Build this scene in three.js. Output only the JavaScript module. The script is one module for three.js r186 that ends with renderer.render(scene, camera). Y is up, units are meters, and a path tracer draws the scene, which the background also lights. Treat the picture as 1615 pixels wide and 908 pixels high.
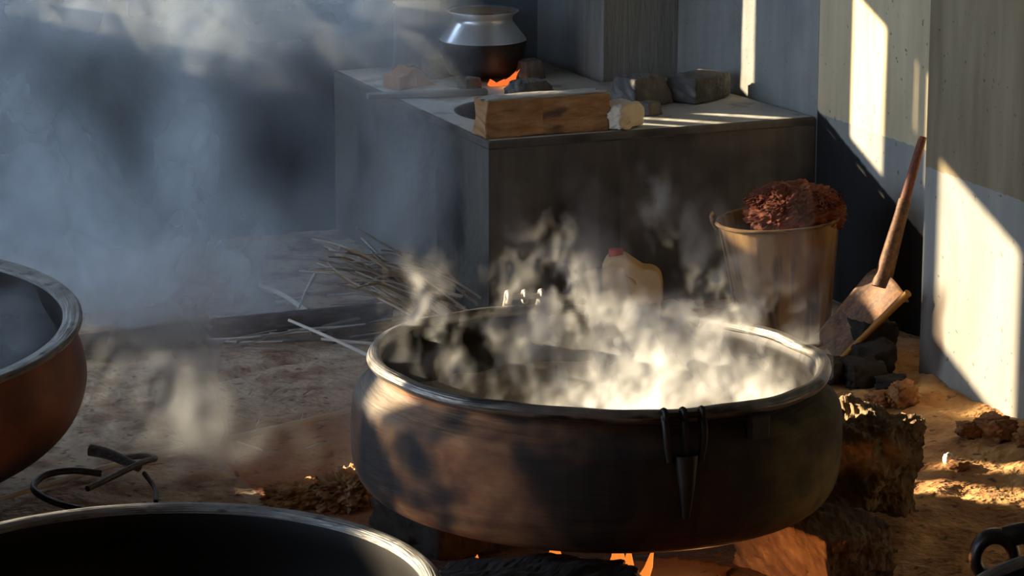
import * as THREE from 'three';
import { mergeGeometries, mergeVertices } from 'three/addons/utils/BufferGeometryUtils.js';
import { ImprovedNoise } from 'three/addons/math/ImprovedNoise.js';
import { RoundedBoxGeometry } from 'three/addons/geometries/RoundedBoxGeometry.js';

// ------------------------------------------------------------------ camera, sky, sun, exposure
const scene = new THREE.Scene();
const camera = new THREE.PerspectiveCamera(2 * Math.atan(454 / 4750) * 180 / Math.PI, 1615 / 908, 0.1, 60);
camera.position.set(0, 1.79, 0);
camera.rotation.order = 'YXZ';
camera.rotation.set(-13.4 * Math.PI / 180, -Math.atan2(0.378, 0.926), 0);

scene.background = new THREE.Color(0.68, 0.9, 1.24);
scene.backgroundIntensity = 4.2;

const SUN = new THREE.Vector3(0.74, -0.275, 0.685).normalize();      // the way the light travels
const sun = new THREE.DirectionalLight(new THREE.Color(1, 0.82, 0.56), 19.5);
sun.name = 'sun';
sun.position.copy(SUN).multiplyScalar(-12).add(new THREE.Vector3(2.2, 0.3, -5.5));
sun.target.position.set(2.2, 0.3, -5.5);
sun.castShadow = true;
sun.shadow.mapSize.set(4096, 4096);
Object.assign(sun.shadow.camera, { left: -5, right: 5, top: 5, bottom: -5, near: 0.5, far: 30 });
scene.add(sun, sun.target);

const renderer = new THREE.WebGLRenderer({ antialias: true });
renderer.toneMapping = THREE.LinearToneMapping;
renderer.toneMappingExposure = 1.2;
renderer.shadowMap.enabled = true;

// ------------------------------------------------------------------ helpers
let seed = 20240611;
const rnd = () => { seed = (seed + 0x6d2b79f5) | 0; let t = Math.imul(seed ^ (seed >>> 15), 1 | seed); t = (t + Math.imul(t ^ (t >>> 7), 61 | t)) ^ t; return ((t ^ (t >>> 14)) >>> 0) / 4294967296; };
const R = (a, b) => a + (b - a) * rnd();
const gauss = () => Math.sqrt(-2 * Math.log(1 - rnd() * 0.999999)) * Math.cos(2 * Math.PI * rnd());
const V = (x, y, z) => new THREE.Vector3(x, y, z);
const { clamp, lerp, smoothstep } = THREE.MathUtils;
const PN = new ImprovedNoise();
const noise = (x, y, z) => PN.noise(x + 31.7, y + 17.3, z + 53.1);
function fbm(x, y, z, n = 4) { let s = 0, a = 0.5; for (let i = 0; i < n; i++) { s += a * noise(x, y, z); x *= 2.03; y *= 2.03; z *= 2.03; a *= 0.5; } return s; }

const used = new Map();
function numbered(name) { const k = used.get(name) ?? 0; used.set(name, k + 1); return k ? name + '_' + String(k).padStart(3, '0') : name; }
function tag(o, label, category, group) { o.userData.label = label; o.userData.category = category; if (group) o.userData.group = group; return o; }
function thing(name, label, category, pos = [0, 0, 0], group) {
  const o = new THREE.Group(); o.name = numbered(name); o.position.set(...pos); scene.add(o);
  return tag(o, label, category, group);
}
function mesh(name, geo, m, parent) { const o = new THREE.Mesh(geo, m); o.name = parent ? name : numbered(name); (parent ?? scene).add(o); return o; }
function struct(name, geo, m, parent) { const o = mesh(name, geo, m, parent); if (!parent) o.userData.kind = 'structure'; return o; }
function copy(o, label, pos, rot, scale) {
  const c = o.clone(); c.name = numbered(o.name.replace(/_\d{3}$/, '')); c.userData = { ...o.userData }; if (label) c.userData.label = label;
  if (pos) c.position.set(...pos); if (rot) c.rotation.set(...rot); if (scale) c.scale.set(...scale);
  scene.add(c); return c;
}
const hex = (h) => [(h >> 16) & 255, (h >> 8) & 255, h & 255];
const mixc = (a, b, t) => { t = clamp(t, 0, 1); return [lerp(a[0], b[0], t), lerp(a[1], b[1], t), lerp(a[2], b[2], t)]; };
function tex(w, h, fn, repeat, srgb = true) {
  const d = new Uint8Array(w * h * 4);
  for (let y = 0; y < h; y++) for (let x = 0; x < w; x++) { const c = fn((x + 0.5) / w, (y + 0.5) / h), i = (y * w + x) * 4; d[i] = clamp(c[0], 0, 255); d[i + 1] = clamp(c[1], 0, 255); d[i + 2] = clamp(c[2], 0, 255); d[i + 3] = 255; }
  const t = new THREE.DataTexture(d, w, h); t.magFilter = THREE.LinearFilter; t.minFilter = THREE.LinearFilter;
  if (srgb) t.colorSpace = THREE.SRGBColorSpace;
  if (repeat) { t.wrapS = t.wrapT = THREE.RepeatWrapping; t.repeat.set(...repeat); }
  t.needsUpdate = true; return t;
}
const grey = (fn) => (u, v) => { const g = 255 * clamp(fn(u, v), 0, 1); return [g, g, g]; };
const M = (o) => new THREE.MeshStandardMaterial({ roughness: 0.9, metalness: 0, ...o });
const col = (h) => new THREE.Color(h);

function box(x0, x1, y0, y1, z0, z1) { const g = new THREE.BoxGeometry(x1 - x0, y1 - y0, z1 - z0); g.translate((x0 + x1) / 2, (y0 + y1) / 2, (z0 + z1) / 2); return g; }
function tube(pts, r, seg = 16, rad = 7, taper) {
  const c = pts.length === 2 ? new THREE.LineCurve3(pts[0], pts[1]) : new THREE.CatmullRomCurve3(pts);
  const g = new THREE.TubeGeometry(c, seg, r, rad, false), p = g.attributes.position;
  const ends = [];
  if (taper) for (let i = 0; i <= seg; i++) { const q = c.getPointAt(i / seg), k = taper(i / seg); for (let j = 0; j <= rad; j++) { const n = i * (rad + 1) + j; p.setXYZ(n, q.x + (p.getX(n) - q.x) * k, q.y + (p.getY(n) - q.y) * k, q.z + (p.getZ(n) - q.z) * k); } }
  for (const [i, s] of [[0, 1], [seg, -1]]) {   // close both ends
    const q = c.getPointAt(i / seg), v = [], idx = [];
    v.push(q.x, q.y, q.z);
    for (let j = 0; j <= rad; j++) { const n = i * (rad + 1) + j; v.push(p.getX(n), p.getY(n), p.getZ(n)); }
    for (let j = 1; j <= rad; j++) s > 0 ? idx.push(0, j, j + 1) : idx.push(0, j + 1, j);
    const e = new THREE.BufferGeometry(); e.setAttribute('position', new THREE.Float32BufferAttribute(v, 3)); e.setAttribute('uv', new THREE.Float32BufferAttribute(new Array((v.length / 3) * 2).fill(0.5), 2)); e.setIndex(idx); e.computeVertexNormals(); ends.push(e);
  }
  return mergeGeometries([g, ...ends]);
}
function lathe(prof, seg = 96) { return new THREE.LatheGeometry(prof.map(([r, y]) => new THREE.Vector2(r, y)), seg); }
function smoothProfile(pts, n = 60) { const c = new THREE.SplineCurve(pts.map(([r, y]) => new THREE.Vector2(r, y))); return c.getPoints(n).map((p) => [Math.max(p.x, 0.0001), p.y]); }
// a lump: a finely divided box rounded towards an ellipsoid and roughened
function lump(w, h, d, { round = 0.5, rough = 0.08, freq = 3, n = 14, s = 0, fine = 0.3 } = {}) {
  let g = new THREE.BoxGeometry(1, 1, 1, n, n, n); g.deleteAttribute('uv'); g.deleteAttribute('normal'); g = mergeVertices(g, 1e-4);
  const p = g.attributes.position, v = new THREE.Vector3(), q = new THREE.Vector3();
  for (let i = 0; i < p.count; i++) {
    v.fromBufferAttribute(p, i).multiplyScalar(2);
    q.copy(v).normalize().multiplyScalar(1.15); v.lerp(q, round);
    const k = 1 + rough * (2.2 * fbm(v.x * freq * 0.5 + s, v.y * freq * 0.5, v.z * freq * 0.5, 3) + fine * fbm(v.x * freq * 3 + s, v.y * freq * 3 + 5, v.z * freq * 3, 3) * 2);
    p.setXYZ(i, v.x * k * w / 2, v.y * k * h / 2, v.z * k * d / 2);
  }
  g.computeVertexNormals();
  const uv = new Float32Array(p.count * 2); for (let i = 0; i < p.count; i++) { uv[2 * i] = (p.getX(i) + p.getZ(i) * 0.6) * 1.5; uv[2 * i + 1] = (p.getY(i) + p.getZ(i) * 0.5) * 1.5; }
  g.setAttribute('uv', new THREE.BufferAttribute(uv, 2));
  return g;
}
const lowest = (g) => { g.computeBoundingBox(); return g.boundingBox.min.y; };

// ------------------------------------------------------------------ shared textures
const grainBump = tex(512, 512, grey((u, v) => 0.5 + 0.7 * fbm(u * 24, v * 24, 3.3, 4)), [1, 1], false);
grainBump.wrapS = grainBump.wrapT = THREE.MirroredRepeatWrapping;
function mottle(a, b, c, freq = 6, s = 0) {
  return tex(512, 512, (u, v) => { const n = fbm(u * freq + s, v * freq, s, 4), m = fbm(u * freq * 4 + 9, v * freq * 4 + s, 2.2, 3); return mixc(mixc(hex(a), hex(b), 0.5 + 1.5 * n), hex(c), 0.15 + 1.4 * m); }, [1, 1]);
}
const stoneMap = mottle(0x6a6660, 0x4c4a48, 0x88847a, 5, 1), sootMap = mottle(0x17130f, 0x2a221a, 0x3a2c1e, 5, 7), mudMap = mottle(0x9a6638, 0x6e4526, 0xb9854e, 5, 4);
const stoneMat = M({ map: stoneMap, bumpMap: grainBump, bumpScale: 0.01 }), sootStone = M({ map: sootMap, bumpMap: grainBump, bumpScale: 0.012 }), mudMat = M({ map: mudMap, bumpMap: grainBump, bumpScale: 0.01 });

// ------------------------------------------------------------------ floor
function axis(parts) { const a = []; for (const [x0, x1, n] of parts) for (let i = 0; i < n; i++) a.push(x0 + (x1 - x0) * i / n); a.push(parts.at(-1)[1]); return a; }
const POT = V(2.138, 0.4, -4.825);
function segDist(x, z, ax, az, bx, bz) { const t = clamp(((x - ax) * (bx - ax) + (z - az) * (bz - az)) / ((bx - ax) ** 2 + (bz - az) ** 2), 0, 1); return Math.hypot(x - ax - t * (bx - ax), z - az - t * (bz - az)); }
function floorY(x, z) {
  let y = 0.016 * fbm(x * 3.1, z * 3.1, 0.7, 3) + 0.007 * fbm(x * 14, z * 14, 4.7, 3);
  const right = smoothstep(x, 2.45, 2.9) * smoothstep(z, -6.2, -5.7);
  y += right * (0.02 * fbm(x * 9, z * 9, 8.1, 4) + 0.012 * Math.abs(fbm(x * 26, z * 26, 2.1, 3)));
  y += 0.03 * smoothstep(x, 3.05, 3.4) * smoothstep(z, -6.3, -5.6);
  y -= 0.012 * Math.exp(-((segDist(x, z, 1.41, -6.33, 1.86, -6.376) / 0.012) ** 2)) + 0.012 * Math.exp(-((segDist(x, z, 1.86, -6.376, 2.16, -6.5) / 0.012) ** 2));
  y -= 0.008 * Math.exp(-((segDist(x, z, 1.6, -5.62, 1.95, -5.72) / 0.01) ** 2));
  return y;
}
{
  const xs = axis([[-2.1, 0.6, 12], [0.6, 3.58, 250]]), zs = axis([[-7.86, -3.7, 330], [-3.7, 1.3, 12]]);
  const pos = [], uv = [], idx = [], nx = xs.length;
  for (const z of zs) for (const x of xs) { pos.push(x, floorY(x, z), z); uv.push((x - 0.6) / 2.98, (z + 7.86) / 4.16); }
  for (let j = 0; j < zs.length - 1; j++) for (let i = 0; i < nx - 1; i++) { const a = j * nx + i; idx.push(a, a + nx, a + 1, a + 1, a + nx, a + nx + 1); }
  const g = new THREE.BufferGeometry(); g.setAttribute('position', new THREE.Float32BufferAttribute(pos, 3)); g.setAttribute('uv', new THREE.Float32BufferAttribute(uv, 2)); g.setIndex(idx); g.computeVertexNormals();
  const map = tex(2048, 2048, (u, v) => {
    const x = u * 2.98 + 0.6, z = v * 4.16 - 7.86, n = fbm(x * 2.2, z * 2.2, 1, 4), m = fbm(x * 11, z * 11, 5, 4), f = fbm(x * 45, z * 45, 9, 2);
    let c = mixc(hex(0xb59c82), hex(0xccb69c), 0.5 + 1.6 * n);
    c = mixc(c, hex(0x805a44), clamp(0.15 + 2.2 * m, 0, 0.8));
    c = mixc(c, hex(0xa5623a), smoothstep(x, 1.7, 1.25) * smoothstep(z, -6.1, -5.9) * 0.7);
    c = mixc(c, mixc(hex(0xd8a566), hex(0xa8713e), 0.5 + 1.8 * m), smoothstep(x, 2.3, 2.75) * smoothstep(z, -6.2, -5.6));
    c = mixc(c, hex(0x3a2a20), smoothstep(f, 0.18, 0.4) * 0.6);
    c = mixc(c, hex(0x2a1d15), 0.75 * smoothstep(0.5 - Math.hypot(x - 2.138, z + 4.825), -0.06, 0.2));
    return c;
  });
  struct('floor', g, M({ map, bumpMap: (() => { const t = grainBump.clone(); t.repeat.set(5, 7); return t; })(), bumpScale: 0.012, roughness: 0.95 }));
}

// ------------------------------------------------------------------ walls, pillars, ceiling
const streak = (u, v, s) => fbm(u * 9 + s, v * 1.4, s, 4) * 0.7 + fbm(u * 40, v * 5 + s, 1.7, 3) * 0.35;
const pits = (u, v, s, k = 60) => smoothstep(noise(u * k + s, v * k * 0.7, 7.7) + 0.5 * noise(u * k * 2.3, v * k * 2, s), 0.62, 0.8);
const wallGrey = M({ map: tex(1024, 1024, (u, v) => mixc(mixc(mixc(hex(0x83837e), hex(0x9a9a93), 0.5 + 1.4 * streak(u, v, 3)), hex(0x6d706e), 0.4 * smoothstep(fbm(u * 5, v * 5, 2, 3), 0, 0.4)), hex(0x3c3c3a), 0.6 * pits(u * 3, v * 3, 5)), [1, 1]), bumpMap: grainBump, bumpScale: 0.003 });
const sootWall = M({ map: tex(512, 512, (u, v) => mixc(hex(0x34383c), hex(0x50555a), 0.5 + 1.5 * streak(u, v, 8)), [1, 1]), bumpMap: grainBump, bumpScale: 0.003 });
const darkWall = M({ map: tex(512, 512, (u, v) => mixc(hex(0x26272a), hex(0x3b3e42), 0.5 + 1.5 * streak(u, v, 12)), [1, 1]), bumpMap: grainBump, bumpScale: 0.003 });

// the back wall: unseen high slot windows, each cut to shape a patch of sun
{
  const s = new THREE.Shape([new THREE.Vector2(-2.2, -0.05), new THREE.Vector2(3.75, -0.05), new THREE.Vector2(3.75, 2.85), new THREE.Vector2(-2.2, 2.85)]);
  const slots = [
    [0.645, 1.05, 0.975, 1.39], [1.09, 1.37, 0.925, 1.21], [1.52, 1.70, 0.88, 1.0], [1.40, 1.70, 1.06, 1.34], [1.715, 1.762, 1.16, 1.34], [1.88, 2.10, 0.965, 1.34],
    [1.86, 1.935, 0.855, 0.93], [1.975, 2.06, 0.855, 0.93], [2.14, 2.235, 0.855, 0.925], [2.55, 2.78, 0.785, 1.31],
    [-1.6, -1.17, 1.55, 1.72], [-1.15, -0.86, 1.44, 1.72], [-0.83, -0.25, 1.285, 1.72], [-0.15, 0.05, 1.08, 1.21], [0.14, 0.25, 1.06, 1.14], [-0.98, -0.55, 0.925, 1.055],
  ];
  for (const [x0, x1, y0, y1] of slots) s.holes.push(new THREE.Path([new THREE.Vector2(x0, y0), new THREE.Vector2(x0, y1), new THREE.Vector2(x1, y1), new THREE.Vector2(x1, y0)]));
  const g = new THREE.ExtrudeGeometry(s, { depth: 0.04, bevelEnabled: false }); g.translate(0, 0, -7.84);
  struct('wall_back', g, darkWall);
}
const dadoTex = (w, h, z0, z1, Y, up, upB, low, lowB, s, extra) => tex(w, h, (u, v) => {
  const y = v * Y, z = lerp(z0, z1, u), n = streak(z * 0.9, y * 0.9, s), edge = 0.003 * noise(z * 60, s, 0);
  let c = y > 0.505 + edge + extra.rise ? mixc(hex(up), hex(upB), 0.5 + 1.7 * n) : mixc(hex(low), hex(lowB), 0.5 + 1.5 * n);
  c = mixc(c, hex(0x4a4032), 0.55 * pits(z, y, s, 55));
  if (extra.paint) c = extra.paint(c, y, z);
  return c;
});
// u runs along +z on the -x face of a BoxGeometry
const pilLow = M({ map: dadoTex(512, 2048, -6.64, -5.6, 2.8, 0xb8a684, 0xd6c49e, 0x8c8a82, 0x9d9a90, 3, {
  rise: -0.045, paint: (c, y, z) => mixc(c, hex(0x0f0d0c), 0.97 * smoothstep(0.457 - 0.4 * (z + 6.608) - y + 0.004 * noise(z * 40, y * 40, 2), -0.004, 0.006)),  // black wedge painted in along the cast-shadow line of the platform edge
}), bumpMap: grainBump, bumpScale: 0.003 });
const pilFront = M({ map: dadoTex(1024, 2048, -5.747, -4.2, 2.8, 0x77694f, 0x9a8b6c, 0x8d8b82, 0xa29d90, 11, {
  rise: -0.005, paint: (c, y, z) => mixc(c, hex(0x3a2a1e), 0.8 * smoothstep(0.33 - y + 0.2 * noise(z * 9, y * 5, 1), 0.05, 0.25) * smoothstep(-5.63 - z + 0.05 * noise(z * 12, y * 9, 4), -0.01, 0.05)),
}), bumpMap: grainBump, bumpScale: 0.003 });
struct('wall_right', box(3.545, 3.8, -0.05, 2.85, -7.84, 1.35), wallGrey);
{
  const q = new THREE.Shape([new THREE.Vector2(3.478, 7.8), new THREE.Vector2(3.483, 7.34), new THREE.Vector2(3.541, 6.64), new THREE.Vector2(3.6, 6.64), new THREE.Vector2(3.6, 7.8)]);
  const g = new THREE.ExtrudeGeometry(q, { depth: 2.8, bevelEnabled: false }); g.rotateX(-Math.PI / 2);
  struct('wall_panel_rear', g, wallGrey);
}
struct('pilaster_rear', box(3.262, 3.56, -0.05, 2.8, -7.8, -7.34), wallGrey);
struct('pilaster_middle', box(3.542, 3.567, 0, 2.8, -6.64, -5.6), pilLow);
struct('pilaster_front', box(3.34, 3.567, 0, 2.8, -5.747, -4.2), pilFront);
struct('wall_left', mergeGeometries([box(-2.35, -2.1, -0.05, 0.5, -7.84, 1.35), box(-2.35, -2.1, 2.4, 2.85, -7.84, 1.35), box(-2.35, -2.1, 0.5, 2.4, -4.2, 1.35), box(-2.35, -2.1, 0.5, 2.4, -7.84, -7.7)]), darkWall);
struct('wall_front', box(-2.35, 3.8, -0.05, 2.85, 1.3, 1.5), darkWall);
struct('ceiling', box(-2.35, 3.8, 2.8, 2.95, -7.84, 1.5), M({ color: col(0x77746f) }));

// ------------------------------------------------------------------ the hearth platform
const PX0 = 2.65, PX1 = 3.538, PZ0 = -7.79, PZ1 = -6.641, PH = 0.45;
{
  const t = thing('hearth_platform', 'raised grey cement cooking platform with sooty dark front against the right wall', 'hearth', [0, 0, 0]);
  const s = new THREE.Shape([new THREE.Vector2(PX0, -PZ1), new THREE.Vector2(PX1, -PZ1), new THREE.Vector2(3.474, 7.335), new THREE.Vector2(3.25, 7.335), new THREE.Vector2(3.25, -PZ0), new THREE.Vector2(PX0, -PZ0)]);
  const hole = new THREE.Path(); hole.absarc(2.915, 7.0, 0.195, 0, Math.PI * 2, true); s.holes.push(hole);
  const top = new THREE.ExtrudeGeometry(s, { depth: 0.012, bevelEnabled: true, bevelThickness: 0.006, bevelSize: 0.006, bevelOffset: -0.006, bevelSegments: 2, curveSegments: 40 });
  top.rotateX(-Math.PI / 2); top.translate(0, PH - 0.018, 0);
  const topMat = M({ map: tex(1024, 1024, (u, v) => mixc(mixc(hex(0xa6a6a0), hex(0xc2bfb6), 0.5 + 1.5 * fbm(u * 5, v * 5, 3, 4)), hex(0x5a554d), 0.5 * smoothstep(fbm(u * 12, v * 12, 6, 4), 0.05, 0.4)), [0.9, 0.9]), bumpMap: grainBump, bumpScale: 0.003, roughness: 0.75 });
  const body = new THREE.ExtrudeGeometry(s, { depth: PH - 0.022, bevelEnabled: false, curveSegments: 40 }); body.rotateX(-Math.PI / 2); body.translate(0, 0, 0);
  const bodyMat = M({ map: tex(1024, 512, (u, v) => mixc(mixc(hex(0x4a4641), hex(0x645e56), 0.5 + 1.6 * streak(u, v, 4)), hex(0x171412), 0.7 * smoothstep(fbm(u * 4, v * 4, 1, 4), -0.1, 0.4)), [1, 1]), bumpMap: grainBump, bumpScale: 0.004 });
  mesh('top_slab', top, [topMat, bodyMat], t).userData.label = 'smooth grey cement top';
  mesh('masonry_body', body, bodyMat, t);
  mesh('ash_bed', new THREE.CylinderGeometry(0.19, 0.19, 0.02, 32).translate(2.915, 0.2, -7.0), M({ color: col(0x2b2724) }), t);
}

// things on the platform
const onTop = (g, x, z, y = PH) => [x, y - lowest(g) - 0.001, z];
function stone(name, label, cat, g, m, pos, ry = 0, group) { const o = mesh(name, g, m); o.position.set(...pos); o.rotation.y = ry; return tag(o, label, cat, group); }
{
  // long clay block along the front edge
  const t = thing('clay_block', 'long brown clay block with chipped pale top edge lying along the platform edge', 'block', [2.815, PH, -6.705]);
  let g = new THREE.BoxGeometry(0.325, 0.09, 0.085, 60, 18, 16); g.deleteAttribute('uv'); g.deleteAttribute('normal'); g = mergeVertices(g, 1e-5);
  const p = g.attributes.position, uv = [];
  for (let i = 0; i < p.count; i++) {
    let x = p.getX(i), y = p.getY(i), z = p.getZ(i);
    const e = smoothstep(y, 0.02, 0.045);
    z += 0.004 * noise(x * 14, y * 20, z * 20) - e * Math.sign(z) * 0.006 * (0.5 + noise(x * 22, 2, z * 8));
    y += e * 0.006 * fbm(x * 18, 4, z * 25, 3) - (y < -0.03 ? -1 : 0) * 0.003 * Math.max(0, noise(x * 12, 9, z * 9));
    x += 0.008 * noise(y * 18, z * 18, Math.sign(x) * 5);
    p.setXYZ(i, x, y + 0.046, z); uv.push(x * 3 + z, y * 6 + z);
  }
  g.setAttribute('uv', new THREE.Float32BufferAttribute(uv, 2)); g.computeVertexNormals();
  const m = M({ map: tex(512, 512, (u, v) => { const n = fbm(u * 5, v * 9, 2, 5), k = fbm(u * 3 + 4, v * 3, 7, 3); return mixc(mixc(hex(0xb48a60), hex(0x92693f), 0.5 + 1.7 * n), hex(0x4a3a30), 0.9 * smoothstep(k, 0.1, 0.4)); }, [1, 1]), bumpMap: grainBump, bumpScale: 0.006 });
  mesh('block_body', g, m, t);
  const cap = lump(0.3, 0.008, 0.06, { round: 0.2, rough: 0.15, n: 12, s: 4 }); cap.translate(0.004, 0.092, -0.004);
  mesh('lime_crust', cap, M({ color: col(0xb5b0a6), bumpMap: grainBump, bumpScale: 0.004 }), t).userData.label = 'pale crust along the top';
  t.rotation.y = 0.0;
}
{
  let g = lump(0.105, 0.062, 0.075, { round: 0.45, rough: 0.16, s: 3, freq: 2.4 });
  stone('white_stone', 'small sunlit whitish stone lying beside the end of the clay block', 'stone', g, M({ color: col(0xd8cbb2), bumpMap: grainBump, bumpScale: 0.008 }), onTop(g, 3.02, -6.69), 0.5);
  const tapered = (w, h, d, k, o) => { const q = lump(w, h, d, o), p = q.attributes.position; for (let i = 0; i < p.count; i++) { const f = lerp(1, k, clamp(p.getY(i) / h + 0.5, 0, 1)); p.setX(i, p.getX(i) * f + (1 - f) * -0.02); p.setZ(i, p.getZ(i) * f); } q.computeVertexNormals(); return q; };
  g = tapered(0.145, 0.075, 0.11, 0.72, { round: 0.16, rough: 0.04, s: 11 });
  stone('hearth_stone', 'grey wedge-shaped hearth stone with a flat top, left of the larger rounded one', 'stone', g, stoneMat, onTop(g, 3.21, -6.985), 0.35);
  g = lump(0.16, 0.068, 0.1, { round: 0.22, rough: 0.05, s: 21 });
  stone('hearth_stone', 'larger grey rounded hearth stone lying nearest the right wall', 'stone', g, stoneMat, onTop(g, 3.375, -6.985), 0.5);
  g = tapered(0.125, 0.042, 0.09, 0.7, { round: 0.3, rough: 0.08, s: 31 });
  stone('hearth_stone', 'low dark stone right behind the clay block, below the small pot', 'stone', g, stoneMat, onTop(g, 2.99, -7.2), 0.3);
  g = tapered(0.075, 0.055, 0.07, 0.75, { round: 0.25, rough: 0.06, s: 41 });
  stone('hearth_stone', 'dark stone propping the small metal pot on its right', 'stone', g, stoneMat, onTop(g, 3.085, -7.44), 0.4);
  g = tapered(0.055, 0.03, 0.05, 0.9, { round: 0.25, rough: 0.06, s: 51 });
  stone('hearth_stone', 'small square stone before the small pot, just left of its flames', 'stone', g, stoneMat, onTop(g, 2.885, -7.37), 0.3);
  g = tapered(0.05, 0.034, 0.05, 0.85, { round: 0.3, rough: 0.06, s: 61 });
  stone('hearth_stone', 'small grey stone in the gap between the clay block and the wedge-shaped stone', 'stone', g, stoneMat, onTop(g, 3.165, -6.83), 0.3);
  g = tapered(0.08, 0.06, 0.06, 0.9, { round: 0.25, rough: 0.06, s: 71 });
  stone('hearth_stone', 'dark upright stone behind the left side of the small pot', 'stone', g, sootStone, onTop(g, 2.87, -7.56), 0.3);
}
{ // firewood and iron bar
  const t = thing('firewood', 'split reddish brown firewood wedge with dark knot lying left of the small pot', 'firewood', [2.745, PH, -7.46]);
  const sh = new THREE.Shape([new THREE.Vector2(-0.055, 0), new THREE.Vector2(-0.055, 0.03), new THREE.Vector2(-0.028, 0.034), new THREE.Vector2(-0.005, 0.05), new THREE.Vector2(0.02, 0.038), new THREE.Vector2(0.035, 0.02), new THREE.Vector2(0.07, 0)]);
  const g = new THREE.ExtrudeGeometry(sh, { depth: 0.06, bevelEnabled: true, bevelThickness: 0.004, bevelSize: 0.003, bevelSegments: 2 }); g.translate(0, 0.003, -0.03);
  mesh('split_wood', g, M({ map: mottle(0xa46a44, 0x8a5534, 0xb98a62, 4, 9) }), t);
  const k = lump(0.03, 0.022, 0.03, { rough: 0.2, n: 6 }); k.translate(0.006, 0.05, 0.01); mesh('knot', k, sootStone, t);
  t.rotation.y = 0.36;
  const bar = new RoundedBoxGeometry(0.32, 0.016, 0.03, 2, 0.004);
  stone('iron_bar', 'long flat grey iron bar lying across the back of the platform', 'bar', bar, M({ color: col(0x7c7d7a), roughness: 0.5, metalness: 0.5 }), [2.735, PH + 0.008, -7.285], -0.16);
}
// small pot with its fire
const steel = M({ color: col(0xd4d7da), metalness: 0.75, roughness: 0.28 });
{
  const t = thing('metal_pot', 'small metal cooking pot with flared rim, bright shoulder and sooty base on the platform', 'pot', [2.985, PH + 0.008, -7.52]);
  const sootPot = M({ map: tex(256, 256, (u, v) => mixc(hex(0x2c3036), hex(0x15171a), 0.5 + 1.5 * fbm(u * 8, v * 6, 2, 4)), [1, 1]), roughness: 0.55, metalness: 0.35 });
  mesh('body', lathe([[0.0001, 0], [0.07, 0.001], [0.095, 0.008], [0.106, 0.025], [0.115, 0.07], [0.118, 0.092], [0.118, 0.097]], 64), sootPot, t);
  mesh('shoulder', lathe([[0.118, 0.097], [0.1165, 0.1], [0.082, 0.145], [0.079, 0.152], [0.08, 0.158]], 64), steel, t).userData.label = 'bright conical metal shoulder';
  mesh('rim', lathe([[0.08, 0.158], [0.085, 0.166], [0.096, 0.173], [0.098, 0.175], [0.096, 0.177], [0.09, 0.1735]], 64), steel, t);
  mesh('inside', lathe([[0.09, 0.1735], [0.083, 0.168], [0.076, 0.157], [0.076, 0.15], [0.112, 0.1], [0.112, 0.08], [0.1, 0.02], [0.0001, 0.008]], 64), M({ color: col(0x8a7458), roughness: 0.6, metalness: 0.2 }), t);
}
const flameMat = (r, g, b, k) => M({ color: col(0x000000), emissive: new THREE.Color(r, g, b), emissiveIntensity: k, roughness: 1 });
function flameGeo(h, w, s, lean = 0.2) {
  const g = lathe([[0.0001, 0], [w * 0.35, h * 0.03], [w * 0.5, h * 0.18], [w * 0.42, h * 0.4], [w * 0.24, h * 0.68], [w * 0.1, h * 0.88], [0.0001, h]], 14), p = g.attributes.position;
  for (let i = 0; i < p.count; i++) { const y = p.getY(i) / h; p.setX(i, p.getX(i) + lean * h * y * y + 0.1 * h * y * noise(y * 4, s, 1)); p.setZ(i, p.getZ(i) * 0.7 + 0.1 * h * y * noise(y * 4, s, 5)); }
  g.computeVertexNormals(); return g;
}
const fireOrange = flameMat(1.0, 0.16, 0.03, 0.95), fireDeep = flameMat(1.0, 0.24, 0.03, 0.9);
{
  const t = thing('hearth_fire', 'small orange flames licking under the small metal pot', 'fire', [2.985, PH, -7.4]);
  for (const [x, z, h, w, l] of [[-0.028, 0.02, 0.02, 0.03, -0.4], [-0.01, 0.022, 0.018, 0.03, 0.9], [0.01, 0.018, 0.024, 0.03, 0.8], [0.026, 0.012, 0.036, 0.022, 0.5], [0.036, 0.008, 0.04, 0.014, 0.5]]) { const f = flameGeo(h, w, x * 50, l); f.translate(x, 0, z); mesh('flame', f, fireOrange, t); }
  const L = new THREE.PointLight(new THREE.Color(1, 0.4, 0.12), 0.004); L.name = 'hearth_glow'; L.position.set(2.985, PH + 0.02, -7.34); L.castShadow = true; scene.add(L);
}
// posts in the dark at the back
{
  const g = new THREE.CylinderGeometry(0.055, 0.065, 2.2, 18, 40), p = g.attributes.position;
  for (let i = 0; i < p.count; i++) { const k = 1 + 0.25 * fbm(p.getX(i) * 20, p.getY(i) * 3, p.getZ(i) * 20, 3); p.setX(i, p.getX(i) * k); p.setZ(i, p.getZ(i) * k); }
  g.computeVertexNormals(); g.translate(0, 1.1, 0);
  const t = mesh('timber_post', g, M({ map: mottle(0x3a2a1e, 0x1d1510, 0x55402c, 8, 2) })); t.position.set(2.86, PH, -7.7); tag(t, 'dark charred timber post standing behind the small metal pot', 'post');
}

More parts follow.
